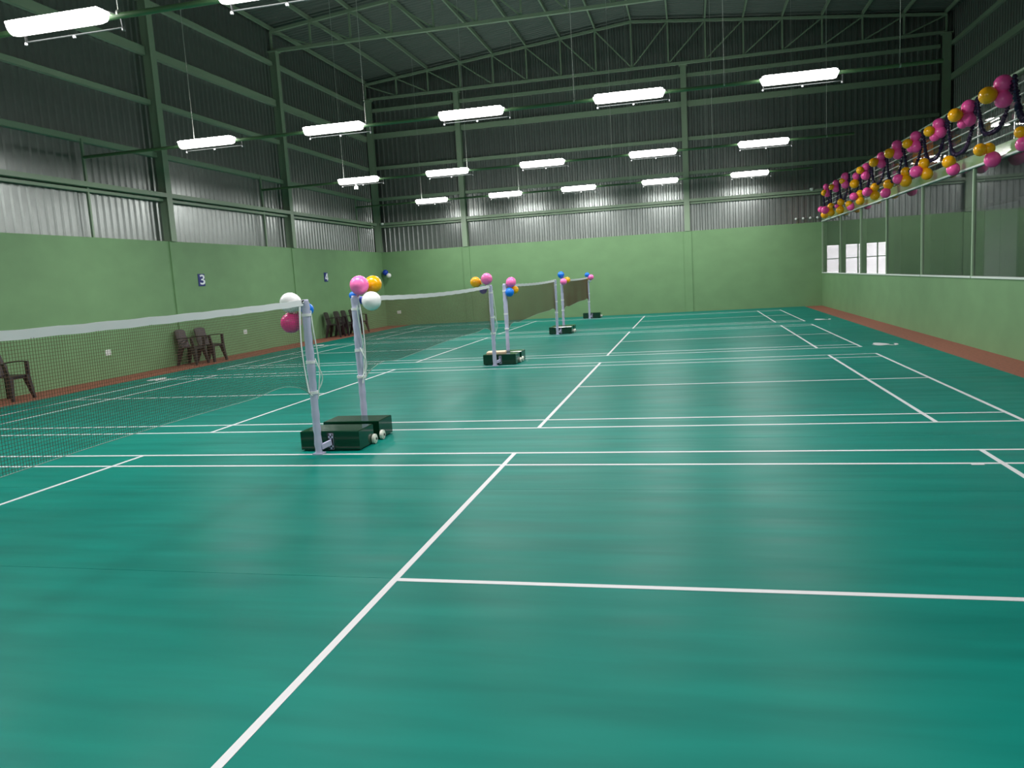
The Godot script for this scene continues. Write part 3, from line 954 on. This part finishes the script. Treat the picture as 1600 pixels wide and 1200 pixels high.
func build_chairs() -> void:
	var proto := make_chair()
	var spots := [
		[Vector3(-8.14, 0, -7.43), 0.06, "dark brown plastic armchair at the left edge, nearest the camera"],
		[Vector3(-8.24, 0, -12.82), 0.02, "left one of two dark brown plastic armchairs under the number 3"],
		[Vector3(-8.18, 0, -13.5), -0.05, "right one of two dark brown plastic armchairs under the number 3"],
		[Vector3(-8.2, 0, -20.68), 0.12, "black plastic armchair standing apart left of the far row"],
		[Vector3(-8.16, 0, -21.34), 0.0, "first black plastic armchair of the close row behind the post"],
		[Vector3(-8.16, 0, -21.92), 0.03, "second black plastic armchair of the close row behind the post"],
		[Vector3(-8.12, 0, -22.5), -0.03, "last black plastic armchair of the close row towards the corner"],
	]
	for k in spots.size():
		var c: Node3D = proto if k == 0 else proto.duplicate()
		c.name = numbered("plastic_armchair")
		add_child(c)
		c.position = spots[k][0]
		c.rotation.y = spots[k][1]
		tag(c, spots[k][2], "chair", "plastic armchairs along the left wall")

func build_sign(z: float, digit: String) -> void:
	var s := thing("number_sign", "small navy wall sign with the white figure %s, %s" % [digit, "above the pair of brown chairs" if digit == "3" else "nearer the far corner"], "sign", Vector3(LEFT + 0.002, 1.9, z), PI / 2, "court number signs")
	block("plate", Vector3(0, 0.155, 0.006), Vector3(0.27, 0.31, 0.012), mat.sign_navy, s)
	var t := TextMesh.new()
	var f := SystemFont.new()
	f.font_names = PackedStringArray(["Droid Sans"])
	f.font_weight = 800
	t.font = f
	t.text = digit
	t.font_size = 64
	t.depth = 0.004
	t.pixel_size = 0.0054
	put("numeral", t, mat.sign_white, s, Vector3(0.03, 0.155, 0.014), Basis.from_scale(Vector3(1.25, 1, 1)))

func build_small() -> void:
	build_sign(-14.06, "3")
	build_sign(-21.17, "4")
	for p in [[Vector3(LEFT, 0.55, -10.46), PI / 2, "white socket plate low on the wall left of the pair of chairs"], [Vector3(LEFT, 0.58, -15.83), PI / 2, "white switch plate low on the wall right of the pair of chairs"], [Vector3(-8.05, 0.54, BACK), 0.0, "white socket plate low on the back wall by the corner"]]:
		var s := thing("socket_plate", p[2], "socket", p[0], p[1], "socket plates")
		put("plate", bevelled(Vector3(0.16, 0.015, 0.12), 0.004), mat.switch_white, s, Vector3(0, 0, 0), Basis(Vector3.RIGHT, PI / 2))
		for k in [-1, 1]:
			block("switch", Vector3(k * 0.035, 0.0, 0.018), Vector3(0.04, 0.06, 0.008), mat.fitting, s)
	for p in [[Vector3(7.98, 4.18, BACK + 0.06), "small white dome fixture on the back wall beam near the gallery"], [Vector3(-8.45, 4.14, BACK + 0.1), "small white dome fixture in the far left corner on the beam"]]:
		var d := thing("dome_fixture", p[1], "fixture", p[0], 0.0, "small dome fixtures")
		var st := start()
		lathe(st, [Vector2(0, -0.07), Vector2(0.04, -0.06), Vector2(0.065, -0.03), Vector2(0.07, 0.0), Vector2(0.07, 0.03), Vector2(0, 0.035)], 16)
		done(st, "dome", mat.switch_white, d)
		block("mount", Vector3(0, 0.02, -0.05), Vector3(0.05, 0.03, 0.1), mat.fitting, d)
	# short rail with bright knobs on the wall ledge by the gallery
	var r := thing("knob_rail", "short rail with four shiny knobs on the ledge by the gallery", "rail", Vector3(7.0, 3.0, BACK - 0.06))
	var st := start()
	tube(st, [Vector3(0.42, 0.17, 0), Vector3(1.25, 0.17, 0)], 0.012, 8)
	done(st, "bar", mat.aluminium, r)
	for k in 4:
		st = start()
		lathe(st, [Vector2(0, -0.05), Vector2(0.035, -0.03), Vector2(0.05, 0), Vector2(0.035, 0.03), Vector2(0, 0.05)], 12)
		done(st, "knob", mat.switch_white, r, Vector3(0.45 + k * 0.245, 0.17, 0))
		st = start()
		tube(st, [Vector3(0.45 + k * 0.245, 0, 0), Vector3(0.45 + k * 0.245, 0.13, 0)], 0.01, 6)
		done(st, "stem", mat.aluminium, r)
	# white tag that hangs from a lamp of the third row
	var tg := thing("hanging_tag", "small white tag hanging under the leftmost lamp of third row", "tag", Vector3(-5.6, 4.42, -17.42))
	block("card", Vector3(0, 0.04, 0), Vector3(0.1, 0.08, 0.01), mat.switch_white, tg)
	block("strap", Vector3(0, 0.11, 0), Vector3(0.02, 0.08, 0.006), mat.switch_white, tg)

func gallery_chair(at: Vector3, turn: float, cloth: Material, label: String, back: Vector2) -> void:
	var c := thing("gallery_chair", label, "chair", at, turn, "chairs on the gallery")
	var st := start()
	shell(st, 6, 8, 0.05, func(u: float, v: float):
		return Vector3(-0.24 - 0.08 * u - 0.03 * (1 - pow(2 * v - 1, 2.0)), 0.32 + back.y * u, lerpf(-0.5, 0.5, v) * back.x * (1.0 - 0.12 * pow(u, 4.0))))
	done(st, "backrest", cloth, c)
	st = start()
	shell(st, 4, 4, 0.07, func(u: float, v: float): return Vector3(lerpf(-0.24, 0.22, u), 0.4, lerpf(-0.22, 0.22, v)))
	done(st, "seat", cloth, c)
	for s in [-1, 1]:
		for x in [-0.2, 0.2]:
			st = start()
			tube(st, [Vector3(x * 1.1, 0, s * 0.2), Vector3(x, 0.38, s * 0.19)], 0.014, 6)
			done(st, "leg", mat.black_fabric, c)

func build_gallery() -> void:
	gallery_chair(Vector3(8.84, 3.2, -15.2), 1.0, mat.orange_fabric, "orange chair seen between the bars of the gallery railing", Vector2(0.56, 0.52))
	gallery_chair(Vector3(8.86, 3.2, -13.85), PI * 0.3, mat.black_fabric, "black chair on the gallery, right of the orange one", Vector2(0.5, 0.5))

# ---------------------------------------------------------------- all of it
func _ready() -> void:
	rng.seed = 7
	var cam := Camera3D.new()
	cam.name = "camera"
	cam.fov = 52.574
	cam.near = 0.05
	cam.far = 200.0
	cam.position = Vector3(3.633, 1.606, 3.887)
	cam.rotation_order = EULER_ORDER_YXZ
	cam.rotation_degrees = Vector3(-7.662, 13.193, -3.38)
	add_child(cam)
	cam.current = true
	var env := Environment.new()
	env.background_mode = Environment.BG_COLOR
	env.background_color = srgb(232, 226, 234)
	env.background_energy_multiplier = 7.0
	env.tonemap_mode = Environment.TONE_MAPPER_LINEAR
	env.tonemap_exposure = 1.0
	env.sdfgi_enabled = true
	env.ssao_enabled = true
	env.ssil_enabled = true
	var we := WorldEnvironment.new()
	we.name = "environment"
	we.environment = env
	add_child(we)

	make_materials()
	build_floor()
	build_walls()
	build_right()
	for c in [[-7.05, "nearest to the camera on the left wall"], [-13.05, "on the left wall beside the number 3"], [-19.05, "on the left wall before the number 4"]]:
		column(Vector3(LEFT - 0.07, 0, c[0]), 8.93, Vector2(0.3, 0.2), Vector2(0.2, 0.26), "tall green steel column %s" % c[1])
	column(Vector3(LEFT - 0.03, 0, BACK + 0.12), 8.93, Vector2(0.22, 0.22), Vector2(0, 0), "green steel column in the far left corner")
	column(Vector3(-5.03, 0, BACK - 0.07), 8.93, Vector2(0.2, 0.26), Vector2(0.28, 0.2), "left one of two green columns on the back wall")
	column(Vector3(3.6, 0, BACK - 0.07), 8.93, Vector2(0.2, 0.26), Vector2(0.28, 0.2), "right one of two green columns on the back wall")
	column(Vector3(FAR_RIGHT - 0.05, 0, BACK + 0.1), 8.93, Vector2(0.22, 0.22), Vector2(0, 0), "green steel column in the far right corner above the gallery")
	truss(BACK + 0.15, "green roof truss in front of the back wall gable")
	truss(-19.05, "green roof truss at the top, second from the back wall")
	truss(-13.05, "green roof truss above the second court, third from the back")
	build_lamps()
	build_courts()
	make_balloon_mesh()
	build_post_balloons()
	build_garland()
	build_chairs()
	build_gallery()
	build_small()
